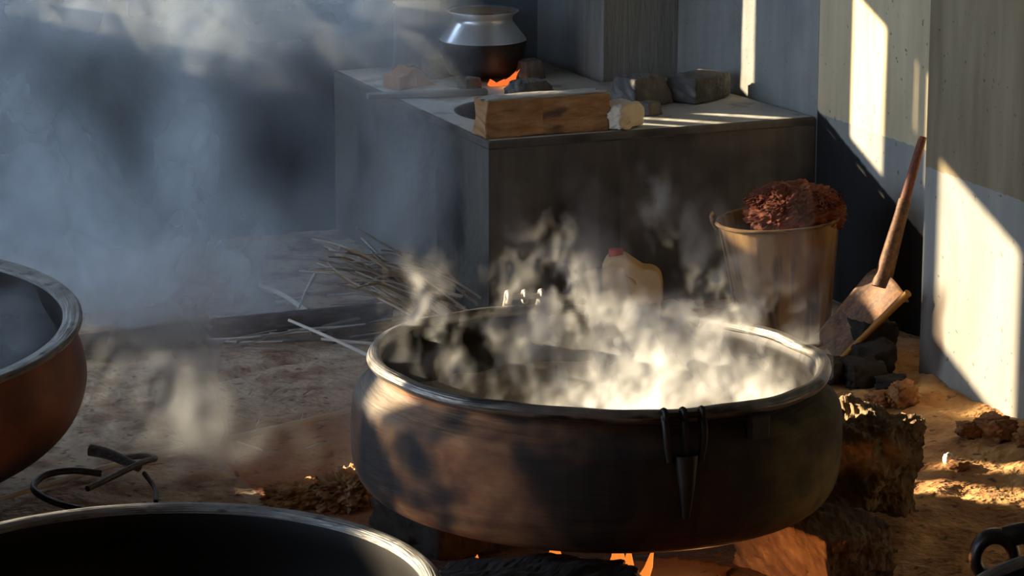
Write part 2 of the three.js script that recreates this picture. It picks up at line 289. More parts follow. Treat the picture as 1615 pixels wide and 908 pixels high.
// ------------------------------------------------------------------ the big cauldron
const bodyProfile = [[0.405, -0.006], [0.4, -0.018], [0.402, -0.03], [0.424, -0.046], [0.44, -0.062], [0.4445, -0.09], [0.446, -0.13], [0.444, -0.17], [0.438, -0.2], [0.42, -0.228], [0.385, -0.247], [0.32, -0.258], [0.2, -0.266], [0.0001, -0.268]];
function vessel(t, { prof, inner, rimR, rimT, bodyMat, rimMat, innerMat, dent = 0 }) {
  const b = mesh('body', lathe(prof, 160), bodyMat, t);
  mesh('inside', lathe(inner, 128), innerMat, t);
  const g = new THREE.TorusGeometry(rimR, rimT, 14, 180); g.rotateX(Math.PI / 2);
  const p = g.attributes.position; for (let i = 0; i < p.count; i++) { const a = Math.atan2(p.getX(i), p.getZ(i)), k = 1 + dent * noise(Math.cos(a) * 3, Math.sin(a) * 3, rimR * 9); p.setX(i, p.getX(i) * k); p.setZ(i, p.getZ(i) * k); p.setY(i, p.getY(i) * 0.9 + dent * 0.3 * noise(Math.cos(a) * 4, 3, Math.sin(a) * 4)); }
  g.computeVertexNormals(); mesh('rim', g, rimMat, t);
  return b;
}
const rimMetal = M({ map: tex(1024, 64, (u, v) => mixc(mixc(hex(0x6f6a62), hex(0x8c867c), 0.5 + 2 * fbm(u * 60, v * 5, 1, 4)), hex(0x2a2622), 0.8 * smoothstep(fbm(u * 25, v * 3, 5, 3), 0.05, 0.35))), metalness: 0.75, roughness: 0.42, bumpMap: grainBump, bumpScale: 0.002 });
const darkInside = M({ map: tex(512, 256, (u, v) => mixc(hex(0x2a251f), hex(0x17130f), 0.5 + 1.7 * fbm(u * 16, v * 4, 3, 4)), [1, 1]), roughness: 0.6, metalness: 0.2 });
const angU = (px, pz) => ((Math.atan2(px, pz) / (2 * Math.PI)) + 1) % 1;          // lathe u of a compass direction
const near = (u, c, w) => { let d = Math.abs(u - c); d = Math.min(d, 1 - d); return Math.exp(-((d / w) ** 2)); };
const cauldronSkin = (f, b) => M({
  map: tex(1024, 512, (u, v) => {
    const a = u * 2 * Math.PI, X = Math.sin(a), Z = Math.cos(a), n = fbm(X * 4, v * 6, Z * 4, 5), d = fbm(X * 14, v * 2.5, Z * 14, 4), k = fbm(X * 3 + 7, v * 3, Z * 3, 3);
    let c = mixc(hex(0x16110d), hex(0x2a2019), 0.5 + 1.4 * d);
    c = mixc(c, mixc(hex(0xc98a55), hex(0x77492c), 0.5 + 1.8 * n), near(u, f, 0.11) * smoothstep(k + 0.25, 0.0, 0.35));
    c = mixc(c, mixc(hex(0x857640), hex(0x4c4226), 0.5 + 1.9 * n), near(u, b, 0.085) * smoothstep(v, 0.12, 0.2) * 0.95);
    c = mixc(c, hex(0x7d786c), 0.8 * near(u, f - 0.09, 0.09) * smoothstep(v, 0.1, 0.16) * (1 - smoothstep(v, 0.26, 0.4)) );  // grey haze band put into the colour of the left shoulder
    return c;
  }), bumpMap: grainBump, bumpScale: 0.004, roughness: 0.8, metalness: 0.0,
});
{
  const t = thing('cauldron', 'large soot-blackened bronze cauldron steaming on hearth stones in the middle', 'cauldron', [POT.x, POT.y, POT.z]);
  const inner = smoothProfile([[0.402, 0.004], [0.394, -0.012], [0.397, -0.03], [0.428, -0.07], [0.436, -0.13], [0.43, -0.19], [0.4, -0.23], [0.3, -0.25], [0.1, -0.256], [0.0001, -0.257]]);
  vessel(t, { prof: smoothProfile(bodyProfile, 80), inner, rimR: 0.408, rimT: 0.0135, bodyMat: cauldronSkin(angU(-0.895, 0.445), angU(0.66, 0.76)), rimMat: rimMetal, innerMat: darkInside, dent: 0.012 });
  const iron = M({ map: sootMap, roughness: 0.5, metalness: 0.4 });
  const paleIron = M({ color: col(0x8d8578), roughness: 0.5, metalness: 0.4 });
  function bracket(dir, y, m, legs) {      // three knuckles joined by a spindle, held on legs riveted to the body
    const h = new THREE.Group(); h.name = 'handle'; t.add(h); h.rotation.y = Math.atan2(dir.x, dir.z); h.position.set(0, 0, 0);
    const r = 0.425;
    mesh('spindle', new THREE.CylinderGeometry(0.0055, 0.0055, 0.075, 12).rotateZ(Math.PI / 2).translate(0, y, r), m, h);
    for (const x of [-0.034, 0, 0.034]) mesh('knuckle', new THREE.TorusGeometry(0.0095, 0.0055, 8, 18).rotateY(Math.PI / 2).translate(x, y, r), m, h);
    for (const x of legs) mesh('leg', tube([V(x, y, r), V(x, y - 0.018, r + 0.012), V(x * 0.95, y - 0.045, r + 0.017), V(x * 0.8, y - 0.075, r + 0.019)], 0.007, 14, 8), m, h);
    return h;
  }
  const hf = bracket(V(-0.031, 0, 0.417).normalize(), 0.004, iron, [-0.034, 0, 0.034]);
  mesh('strap', tube([V(0, -0.06, 0.444), V(0.002, -0.11, 0.448), V(0.004, -0.17, 0.446)], 0.02, 16, 10, (k) => 1.1 - 0.75 * k).scale(1, 1, 1), iron, hf);
  bracket(V(0.031, 0, -0.431).normalize(), 0.026, paleIron, [-0.034, 0.034]);
  const lug = new THREE.Group(); lug.name = 'lug'; t.add(lug); lug.rotation.y = Math.atan2(0.12, 0.411);
  mesh('lug_plate', new RoundedBoxGeometry(0.05, 0.05, 0.016, 3, 0.007).translate(0, -0.035, 0.424), iron, lug);
  t.rotation.set(-0.012, 0, -0.032);
}
{
  // frothing liquid
  const g = new THREE.CircleGeometry(0.428, 120), rings = [];
  const ring = new THREE.RingGeometry(0.0005, 0.427, 140, 60); ring.rotateX(-Math.PI / 2);
  const p = ring.attributes.position; for (let i = 0; i < p.count; i++) { const x = p.getX(i), z = p.getZ(i); p.setY(i, 0.012 * fbm(x * 14, z * 14, 2, 3) + 0.005 * Math.abs(noise(x * 60, z * 60, 4))); }
  ring.computeVertexNormals();
  const o = mesh('boiling_liquid', ring, M({ color: col(0xa39478), roughness: 0.5 })); o.position.set(POT.x, POT.y - 0.118, POT.z);
  tag(o, 'pale frothy boiling liquid under the steam inside the large cauldron', 'liquid');
}
// hearth stones and fire under the cauldron
{
  let g = lump(0.17, 0.19, 0.22, { round: 0.6, rough: 0.16, s: 5, n: 36, freq: 3, fine: 0.5 });
  stone('boulder', 'rough dark boulder with sunlit top wedged against the right side of the cauldron', 'stone', g, M({ map: mottle(0x8b6f4a, 0x4c3a28, 0xa88c60, 6, 3), bumpMap: grainBump, bumpScale: 0.02 }), [2.74, 0.12, -4.925], 0.2);
  g = lump(0.17, 0.13, 0.26, { round: 0.25, rough: 0.1, s: 9, n: 30, fine: 0.5 });
  stone('hearth_block', 'rough mud-plastered block below the boulder beside the fire', 'block', g, M({ map: mottle(0x7a6046, 0x4a3626, 0xa58a64, 6, 8), bumpMap: grainBump, bumpScale: 0.02 }), [2.5, 0.045, -4.66], 0.25);
  g = lump(0.36, 0.15, 0.2, { round: 0.5, rough: 0.12, s: 15, n: 30, fine: 0.5 });
  stone('hearth_stone', 'dark sooty hearth stone under the front edge of the cauldron', 'stone', g, sootStone, [1.875, 0.07, -4.47], -0.35);
  g = lump(0.24, 0.14, 0.2, { round: 0.4, rough: 0.1, s: 17, n: 20 });
  stone('hearth_stone', 'sooty hearth stone under the far left of the cauldron', 'stone', g, sootStone, [1.95, 0.06, -5.1], 0.4);
  const t = thing('cooking_fire', 'orange fire burning beneath the large cauldron behind the front hearth stone', 'fire', [2.1, 0, -4.62]);
  for (const [x, z, h, w, l] of [[-0.02, 0.04, 0.125, 0.045, 0.1], [0.015, 0.03, 0.11, 0.035, 0.3], [0.0, -0.03, 0.12, 0.05, 0], [-0.28, -0.03, 0.118, 0.08, 0.15], [-0.12, -0.06, 0.12, 0.06, 0.2]]) { const f = flameGeo(h, w, x * 30, l); f.translate(x, 0.005, z); mesh('flame', f, fireDeep, t); }
  const em = lump(0.4, 0.03, 0.2, { rough: 0.25, n: 16, fine: 0.6 }); em.translate(0, 0.012, -0.06); mesh('ember_bed', em, M({ map: sootMap, emissive: new THREE.Color(0.5, 0.07, 0.0), emissiveIntensity: 0.06 }), t);
  const L = new THREE.PointLight(new THREE.Color(1, 0.42, 0.14), 0.14); L.name = 'fire_glow'; L.position.set(2.22, 0.09, -4.55); L.castShadow = true; scene.add(L);
}

// ------------------------------------------------------------------ other vessels
const darkSkin = M({ map: sootMap, bumpMap: grainBump, bumpScale: 0.004, roughness: 0.6, metalness: 0.3 });
const worn = M({ map: tex(1024, 64, (u, v) => mixc(mixc(hex(0x9a968e), hex(0x76726b), 0.5 + 2 * fbm(u * 40, v * 4, 6, 4)), hex(0x3a3733), 0.7 * smoothstep(fbm(u * 60, v * 6, 2, 3), 0.12, 0.4))), metalness: 0.45, roughness: 0.5, bumpMap: grainBump, bumpScale: 0.003 });
{
  const t = thing('copper_vessel', 'wide copper vessel with flat grey rim at the left edge, steam rising from it', 'vessel', [0.935, 0.38, -5.65]);
  const skin = M({ map: tex(512, 256, (u, v) => { const a = u * 2 * Math.PI, X = Math.sin(a), Z = Math.cos(a); return mixc(mixc(hex(0x7d452c), hex(0x5a3222), 0.5 + 1.6 * fbm(X * 5, v * 5, Z * 5, 4)), hex(0x1d1612), smoothstep(v + 0.1 * fbm(X * 6, v * 3, Z * 6, 3), 0.42, 0.56)); }), roughness: 0.5, metalness: 0.4 });
  mesh('body', lathe(smoothProfile([[0.425, -0.002], [0.43, -0.03], [0.445, -0.08], [0.446, -0.13], [0.42, -0.19], [0.36, -0.24], [0.26, -0.28], [0.12, -0.3], [0.0001, -0.305]], 70), 128), skin, t);
  mesh('inside', lathe(smoothProfile([[0.408, 0.002], [0.413, -0.03], [0.43, -0.09], [0.425, -0.15], [0.39, -0.2], [0.3, -0.25], [0.15, -0.28], [0.0001, -0.285]], 60), 96), darkInside, t);
  mesh('rim', lathe([[0.408, 0.0], [0.407, 0.006], [0.411, 0.01], [0.44, 0.012], [0.4445, 0.008], [0.4445, 0.001], [0.438, -0.003], [0.425, -0.004]], 160), worn, t).userData.label = 'flat grey metal rim';
  t.rotation.order = 'YXZ'; t.rotation.set(0, 0, 0);
  const q = new THREE.Quaternion().setFromAxisAngle(V(0.926, 0, 0.378), 6 * Math.PI / 180); t.quaternion.copy(q);
  const k = lump(0.3, 0.12, 0.3, { round: 0.5, rough: 0.1, s: 44, n: 14 }); stone('hearth_stone', 'dark stone under the copper vessel at the left edge', 'stone', k, sootStone, [0.92, 0.0, -5.66]);
}
{
  const t = thing('black_vessel', 'wide empty black vessel with worn grey rim in the near left foreground', 'vessel', [1.086, 0.34, -4.044]);
  mesh('body', lathe(smoothProfile([[0.412, 0], [0.415, -0.03], [0.43, -0.09], [0.428, -0.16], [0.39, -0.24], [0.28, -0.3], [0.12, -0.325], [0.0001, -0.33]], 60), 128), darkSkin, t);
  mesh('inside', lathe(smoothProfile([[0.397, 0.004], [0.4, -0.02], [0.416, -0.08], [0.414, -0.15], [0.37, -0.23], [0.26, -0.29], [0.1, -0.313], [0.0001, -0.317]], 60), 128), M({ map: tex(512, 256, (u, v) => mixc(hex(0x15110d), mixc(hex(0x4a3018), hex(0x22170e), 0.5 + 2 * fbm(u * 10, v * 6, 3, 4)), smoothstep(v, 0.35, 0.7))), roughness: 0.6, metalness: 0.2 }), t);
  mesh('rim', lathe(smoothProfile([[0.396, 0.0], [0.398, 0.008], [0.408, 0.0125], [0.42, 0.0105], [0.4255, 0.004], [0.424, -0.004], [0.412, -0.008]], 24), 180), worn, t).userData.label = 'worn grey metal rim';
}
{
  const t = thing('ring_handled_vessel', 'black vessel with thick ring handle at the lower right corner', 'vessel', [2.56, 0.28, -3.452]);
  mesh('body', lathe(smoothProfile([[0.415, 0], [0.418, -0.03], [0.43, -0.08], [0.425, -0.15], [0.38, -0.22], [0.27, -0.26], [0.1, -0.275], [0.0001, -0.277]], 50), 128), darkSkin, t);
  mesh('inside', lathe(smoothProfile([[0.4, 0], [0.405, -0.03], [0.415, -0.08], [0.41, -0.14], [0.36, -0.2], [0.2, -0.25], [0.0001, -0.262]], 50), 96), darkInside, t);
  const g = new THREE.TorusGeometry(0.413, 0.013, 12, 150); g.rotateX(Math.PI / 2); mesh('rim', g, worn, t);
  const h = new THREE.Group(); h.name = 'handle'; t.add(h);
  h.position.set(-0.145, -0.004, -0.45); h.scale.setScalar(1.25);
  h.rotation.y = -0.45;
  const ringM = M({ map: sootMap, roughness: 0.4, metalness: 0.5 });
  const rg = new THREE.TorusGeometry(0.03, 0.0105, 12, 40); rg.scale(0.8, 0.92, 1.6); mesh('ring', rg, ringM, h);
  mesh('sleeve', tube([V(0.012, 0.026, 0), V(0.04, 0.034, 0.004), V(0.075, 0.03, 0.008), V(0.1, 0.0, 0.012)], 0.014, 16, 12), ringM, h);
  mesh('collar', new THREE.TorusGeometry(0.0165, 0.005, 8, 24).rotateY(Math.PI / 2).translate(0.047, 0.037, 0.005), ringM, h);
}

// ------------------------------------------------------------------ bucket of coir, oil can, shovel
{
  const t = thing('metal_bucket', 'rust-stained metal bucket heaped with brown coconut fibre beside the platform', 'bucket', [3.225, 0.006, -6.18]);
  const skin = M({ map: tex(512, 512, (u, v) => { const a = u * 2 * Math.PI, X = Math.sin(a), Z = Math.cos(a), n = fbm(X * 3, v * 7, Z * 3, 5); return mixc(mixc(hex(0x7a5836), hex(0xa07c4c), 0.5 + 1.8 * n), hex(0x42301f), 0.9 * smoothstep(fbm(X * 4 + 3, v * 6, Z * 4, 4), 0, 0.35)); }), metalness: 0.2, roughness: 0.75, bumpMap: grainBump, bumpScale: 0.003 });
  mesh('body', lathe([[0.0001, 0.004], [0.1, 0.004], [0.1025, 0.0], [0.104, 0.004], [0.122, 0.14], [0.145, 0.3], [0.141, 0.3], [0.118, 0.14], [0.1, 0.012], [0.0001, 0.012]], 80), skin, t);
  const rg = new THREE.TorusGeometry(0.1465, 0.0045, 10, 96); rg.rotateX(Math.PI / 2); rg.translate(0, 0.3, 0); mesh('rim', rg, skin, t);
  const ex = V(0.926, 0, 0.378);
  for (const s of [-1, 1]) { const l = tube([ex.clone().multiplyScalar(s * 0.145).setY(0.285), ex.clone().multiplyScalar(s * 0.153).setY(0.3), ex.clone().multiplyScalar(s * 0.156).setY(0.318), ex.clone().multiplyScalar(s * 0.149).setY(0.325)], 0.006, 10, 8); mesh('ear', l, skin, t); }
  const q = new THREE.Quaternion().setFromAxisAngle(V(0.378, 0, -0.926), -0.075); t.quaternion.copy(q);
  // fibre
  const gs = [];
  const mound = lump(0.2, 0.12, 0.2, { round: 0.9, rough: 0.11, n: 34, s: 71, freq: 8, fine: 0.9 }); mound.deleteAttribute('uv'); gs.push(mound);
  for (let i = 0; i < 1700; i++) {
    const a = R(0, 6.283), r = 0.112 * Math.sqrt(rnd()), x = Math.cos(a) * r, z = Math.sin(a) * r, y = 0.055 * Math.sqrt(Math.max(0, 1 - (r / 0.122) ** 2)) + 0.018 * noise(x * 22, z * 22, 3), w = R(0, 6.283), l = R(0.006, 0.015), u = R(-0.5, 0.5);
    const g = new THREE.TubeGeometry(new THREE.QuadraticBezierCurve3(V(x, y, z), V(x + Math.cos(w) * l * 0.6, y + l * (u + 0.5), z + Math.sin(w) * l * 0.6), V(x + Math.cos(w + 1.2) * l * 1.2, y + l * u * 0.4, z + Math.sin(w + 1.2) * l * 1.2)), 4, R(0.0012, 0.0026), 4); g.deleteAttribute('uv'); gs.push(g);
  }
  const o = mesh('coir_heap', mergeGeometries(gs), M({ map: null, color: col(0x6e3419) })); o.position.set(3.236, 0.322, -6.172); o.userData.kind = 'stuff';
  tag(o, 'heap of reddish brown coconut fibre filling the metal bucket', 'fibre');
}
{
  const t = thing('oil_can', 'pale yellow plastic oil can with red cap against the platform front', 'can', [2.95, 0.01, -6.46]);
  t.rotation.y = -0.39; t.scale.set(0.85, 0.66, 0.85);
  const s = new THREE.Shape(); s.moveTo(-0.068, 0); s.lineTo(0.072, 0); s.quadraticCurveTo(0.08, 0, 0.08, 0.01); s.lineTo(0.08, 0.16); s.quadraticCurveTo(0.078, 0.195, 0.05, 0.2); s.lineTo(0.03, 0.202); s.lineTo(-0.02, 0.245); s.quadraticCurveTo(-0.04, 0.25, -0.06, 0.24); s.quadraticCurveTo(-0.076, 0.22, -0.076, 0.19); s.lineTo(-0.076, 0.01); s.quadraticCurveTo(-0.076, 0, -0.068, 0);
  const ho = new THREE.Path(); ho.moveTo(-0.03, 0.205); ho.quadraticCurveTo(-0.036, 0.195, -0.02, 0.185); ho.lineTo(0.012, 0.15); ho.quadraticCurveTo(0.022, 0.158, 0.014, 0.172); ho.closePath(); s.holes.push(ho);
  const g = new THREE.ExtrudeGeometry(s, { depth: 0.07, bevelEnabled: true, bevelThickness: 0.012, bevelSize: 0.008, bevelSegments: 4, curveSegments: 10 }); g.translate(0, 0.008, -0.035);
  mesh('body', g, new THREE.MeshPhysicalMaterial({ color: col(0xd0aa74), roughness: 0.7 }), t);
  mesh('cap', new THREE.CylinderGeometry(0.02, 0.021, 0.026, 28).translate(-0.046, 0.268, 0), M({ color: col(0xb0322c), roughness: 0.5 }), t).userData.label = 'red screw cap';
}
{ // shovel leaning on the near pillar
  const t = thing('shovel', 'worn shovel with wooden handle and brown metal scoop leaning behind the right pillar', 'shovel', [3.2, 0, -5.9]);
  const a = V(0.245, 0.525, -0.045), b = V(0.13, 0.235, 0.006);
  const wood = M({ map: mottle(0x8a4e32, 0x6a3a24, 0xa9694a, 6, 5), roughness: 0.7 });
  const tin = M({ map: mottle(0x7a5230, 0x4a3220, 0x94683c, 6, 6), roughness: 0.6, metalness: 0.3, side: THREE.DoubleSide });
  mesh('handle', tube([a, a.clone().lerp(b, 0.55), b.clone().lerp(a, -0.05)], 0.0125, 20, 12, (k) => 0.75 + 0.5 * k), wood, t);
  mesh('ferrule', tube([a.clone().lerp(b, 0.48), a.clone().lerp(b, 0.56)], 0.0155, 4, 14), tin, t);
  const sock = mesh('socket', tube([a.clone().lerp(b, 0.54), b.clone(), b.clone().lerp(a, -0.14)], 0.0165, 14, 14, (k) => 0.9 + 0.45 * k), tin, t);
  // scoop: a dished sheet between shoulder line and toe
  const S0 = V(0.122, 0.238, -0.02), S1 = V(0.105, 0.212, 0.165), T0 = V(0.0, 0.07, -0.075), T1 = V(0.025, 0.012, -0.02);
  const n = 24, th = 0.004, pos = [], idx = [], uv = [];
  const nor = S1.clone().sub(S0).cross(T0.clone().sub(S0)).normalize();
  for (let side = 0; side < 2; side++) for (let j = 0; j <= n; j++) for (let i = 0; i <= n; i++) {
    const u = i / n, v = j / n, p = S0.clone().lerp(S1, u).lerp(T0.clone().lerp(T1, u), v);
    const dish = 0.022 * (4 * u * (1 - u) - 0.35) * (1 - 0.3 * v), shoulder = v < 0.12 ? (0.12 - v) * 0.25 * Math.abs(u - 0.35) : 0;
    p.addScaledVector(nor, dish + side * th); p.y -= shoulder; pos.push(p.x, p.y, p.z); uv.push(u, v);
  }
  const N1 = (n + 1) * (n + 1), at = (s, i, j) => s * N1 + j * (n + 1) + i;
  for (let j = 0; j < n; j++) for (let i = 0; i < n; i++) for (let s = 0; s < 2; s++) { const q = [at(s, i, j), at(s, i + 1, j), at(s, i + 1, j + 1), at(s, i, j + 1)]; s ? idx.push(q[0], q[1], q[2], q[0], q[2], q[3]) : idx.push(q[0], q[2], q[1], q[0], q[3], q[2]); }
  for (let k = 0; k < n; k++) for (const [p, q] of [[[k, 0], [k + 1, 0]], [[n, k], [n, k + 1]], [[k + 1, n], [k, n]], [[0, k + 1], [0, k]]]) { const A = at(0, ...p), B = at(0, ...q), C = at(1, ...q), D = at(1, ...p); idx.push(A, B, C, A, C, D); }
  const g = new THREE.BufferGeometry(); g.setAttribute('position', new THREE.Float32BufferAttribute(pos, 3)); g.setAttribute('uv', new THREE.Float32BufferAttribute(uv, 2)); g.setIndex(idx); g.computeVertexNormals();
  mesh('scoop', g, tin, t);
  const edge = []; for (let j = 0; j <= 8; j++) { const v = j / 8; edge.push(S1.clone().lerp(T1, v).addScaledVector(nor, 0.022 * -0.35 * (1 - 0.3 * v))); }
  mesh('rolled_edge', tube(edge, 0.0085, 24, 10, (k) => 1.1 - 0.4 * k), M({ color: col(0xa8722e), roughness: 0.5, metalness: 0.3 }), t).userData.label = 'ochre rolled side edge';
}

// ------------------------------------------------------------------ twigs, stalks, sticks on the floor
const twigMats = [0xb3aea5, 0x938e86, 0xc4beb2, 0x857a70].map((c) => M({ color: col(c), roughness: 0.85 }));
{
  const variants = [];
  for (let k = 0; k < 10; k++) {     // curved ribs of unit length along x, arching in y
    const bow = R(0.04, 0.2) * (k % 4 === 0 ? -0.4 : 1), kink = R(-0.04, 0.04), pts = [];
    for (let i = 0; i <= 6; i++) { const u = i / 6; pts.push(V(u, bow * 4 * u * (1 - u) * (1 - 0.3 * u) + 0.012 * noise(u * 5, k, 3), kink * Math.sin(u * 3) + 0.02 * noise(u * 4, k, 8))); }
    variants.push(tube(pts, 0.0105, 20, 6, (u) => 0.75 + 0.5 * u));
  }
  const straight = [0.02, 0.035].map((r) => [0, 1, 2, 3].map((k) => tube([0, 1, 2, 3, 4].map((i) => V(i / 4, 0.03 * noise(i * 0.7, k * 3.3, 1), 0.05 * noise(i * 0.6, k * 2.1, 6))), r, 8, 6, (u) => 1.1 - 0.5 * u)));
  let made = 0;
  function twig(A, B, thick, label, group) {
    const d = B.clone().sub(A), L = d.length(), o = new THREE.Mesh(thick > 1 ? straight[thick - 2][made % 4] : variants[made % 10], twigMats[(made * 7) % 4]); made++;
    o.name = numbered('dry_twig'); o.position.copy(A);
    o.quaternion.setFromUnitVectors(V(1, 0, 0), d.normalize()); o.scale.setScalar(L); scene.add(o);

    tag(o, label, 'twig', group); return o;
  }
  // the sheaf leaning on the corner of the platform
  for (let i = 0; i < 60; i++) {
    const u = rnd(), A = V(lerp(2.18, 2.34, u) + R(-0.03, 0.03), lerp(0.245, 0.2, rnd()) * R(0.65, 1.1), -6.55 + R(-0.12, 0.08)), B = V(lerp(2.40, 2.56, u * 0.7 + 0.3 * rnd()) , R(0.03, 0.13), -6.5 + R(-0.08, 0.12));
    twig(A, B, 1, 'thin grey dry twig in the arching sheaf leaning by the platform corner', 'twigs of the arching sheaf');
  }
  for (let i = 0; i < 46; i++) {
    const x = R(1.75, 2.5), z = R(-7.15, -6.5), a = R(-0.5, 0.35), L = R(0.06, 0.22), y = 0.012 + R(0, 0.02);
    twig(V(x, y, z), V(x + Math.cos(a) * L, y + R(-0.004, 0.01), z - Math.sin(a) * L), 2, 'short pale twig scattered flat on the floor left of the sheaf', 'twigs scattered on the floor');
  }
  for (let i = 0; i < 34; i++) {
    const x = R(1.7, 2.3), z = R(-6.3, -5.7), a = R(0.2, 1.3), L = R(0.015, 0.05), y = floorY(x, z) + 0.004;
    twig(V(x, y, z), V(x + Math.cos(a) * L, y + 0.003, z - Math.sin(a) * L), 3, 'tiny pale straw scrap on the bare floor left of the cauldron', 'straw scraps on the floor');
  }
  const stick = (pts, r, m, label, taper) => tag(mesh('stick', tube(pts, r, 30, 8, taper ?? ((k) => 0.8 + 0.3 * k)), m), label, 'stick');
  const pale = M({ color: col(0xd2cabb) }), greyW = M({ map: mottle(0x6e6862, 0x4e4944, 0x8a837a, 6, 3) }), darkW = M({ map: mottle(0x4a423c, 0x322b27, 0x6a625a, 6, 4) });
  stick([V(1.2, 0.014, -5.62), V(1.53, 0.014, -5.79), V(1.8, 0.013, -5.88), V(2.07, 0.014, -5.972)], 0.007, pale, 'long thin pale stick lying across the bare floor left of the cauldron');
  stick([V(1.76, 0.012, -5.84), V(1.79, 0.012, -5.76)], 0.0025, pale, 'short forked twig end resting against the long pale stick');
  stick([V(2.12, 0.075, -7.05), V(2.2, 0.055, -6.9), V(2.235, 0.03, -6.78)], 0.006, pale, 'thick pale split stalk sloping down onto the floor pile');
  stick([V(2.14, 0.026, -6.76), V(2.3, 0.02, -6.76), V(2.42, 0.03, -6.75), V(2.56, 0.06, -6.72)], 0.0065, greyW, 'pale bent stalk running right from the split stalk to the sheaf');
  stick([V(2.13, 0.06, -6.62), V(2.2, 0.035, -6.5), V(2.262, 0.012, -6.36)], 0.0045, pale, 'straight pale twig pointing down to the left rim of the cauldron');
  stick([V(2.18, 0.03, -6.53), V(2.3, 0.02, -6.47)], 0.004, pale, 'short pale twig lying beside the straight one near the cauldron rim');
  stick([V(2.0, 0.02, -6.62), V(2.2, 0.018, -6.58), V(2.33, 0.02, -6.6)], 0.006, greyW, 'grey flattened stalk on the floor edge before the charred log');
  stick([V(2.2, 0.03, -6.78), V(2.235, 0.085, -6.8), V(2.265, 0.12, -6.82)], 0.0035, pale, 'small kinked twig standing upright left of the sheaf');
  const log = (pts, r, label) => tag(mesh('charred_log', tube(pts, r, 40, 14, (k) => 1.05 - 0.25 * k + 0.05 * noise(k * 12, r * 90, 1)), darkW), label, 'log');
  log([V(1.58, 0.028, -6.66), V(1.85, 0.03, -6.7), V(2.15, 0.032, -6.71), V(2.42, 0.03, -6.72)], 0.03, 'long dark charred log lying across the floor behind the bare ground');
  log([V(2.22, 0.02, -6.58), V(2.4, 0.022, -6.6), V(2.58, 0.024, -6.62)], 0.018, 'shorter dark branch lying right of the long charred log');
}
// tongs and wire on the floor behind the black vessel
{
  const iron = M({ map: mottle(0x4a4744, 0x2d2a28, 0x77736c, 5, 2), roughness: 0.45, metalness: 0.5 });
  const t = thing('iron_tongs', 'bent dark iron tongs lying on the floor behind the black vessel', 'tongs', [0, 0, 0]);
  mesh('loop', tube([V(1.42, 0.035, -5.65), V(1.36, 0.045, -5.66), V(1.31, 0.04, -5.665), V(1.275, 0.03, -5.62), V(1.295, 0.02, -5.555), V(1.34, 0.014, -5.5), V(1.40, 0.014, -5.44)], 0.0068, 40, 10), iron, t);
  mesh('arm', tube([V(1.425, 0.055, -5.755), V(1.455, 0.05, -5.73), V(1.485, 0.04, -5.69), V(1.5, 0.035, -5.66)], 0.0115, 20, 10, (k) => 1.15 - 0.4 * k), iron, t);
  mesh('arm', tube([V(1.365, 0.04, -5.545), V(1.44, 0.045, -5.6), V(1.51, 0.05, -5.65), V(1.54, 0.045, -5.68), V(1.52, 0.045, -5.705), V(1.48, 0.045, -5.705)], 0.0062, 36, 10), iron, t);
  mesh('hook', tube([V(1.5, 0.035, -5.62), V(1.505, 0.02, -5.56), V(1.49, 0.012, -5.5)], 0.005, 16, 8), iron, t);
}

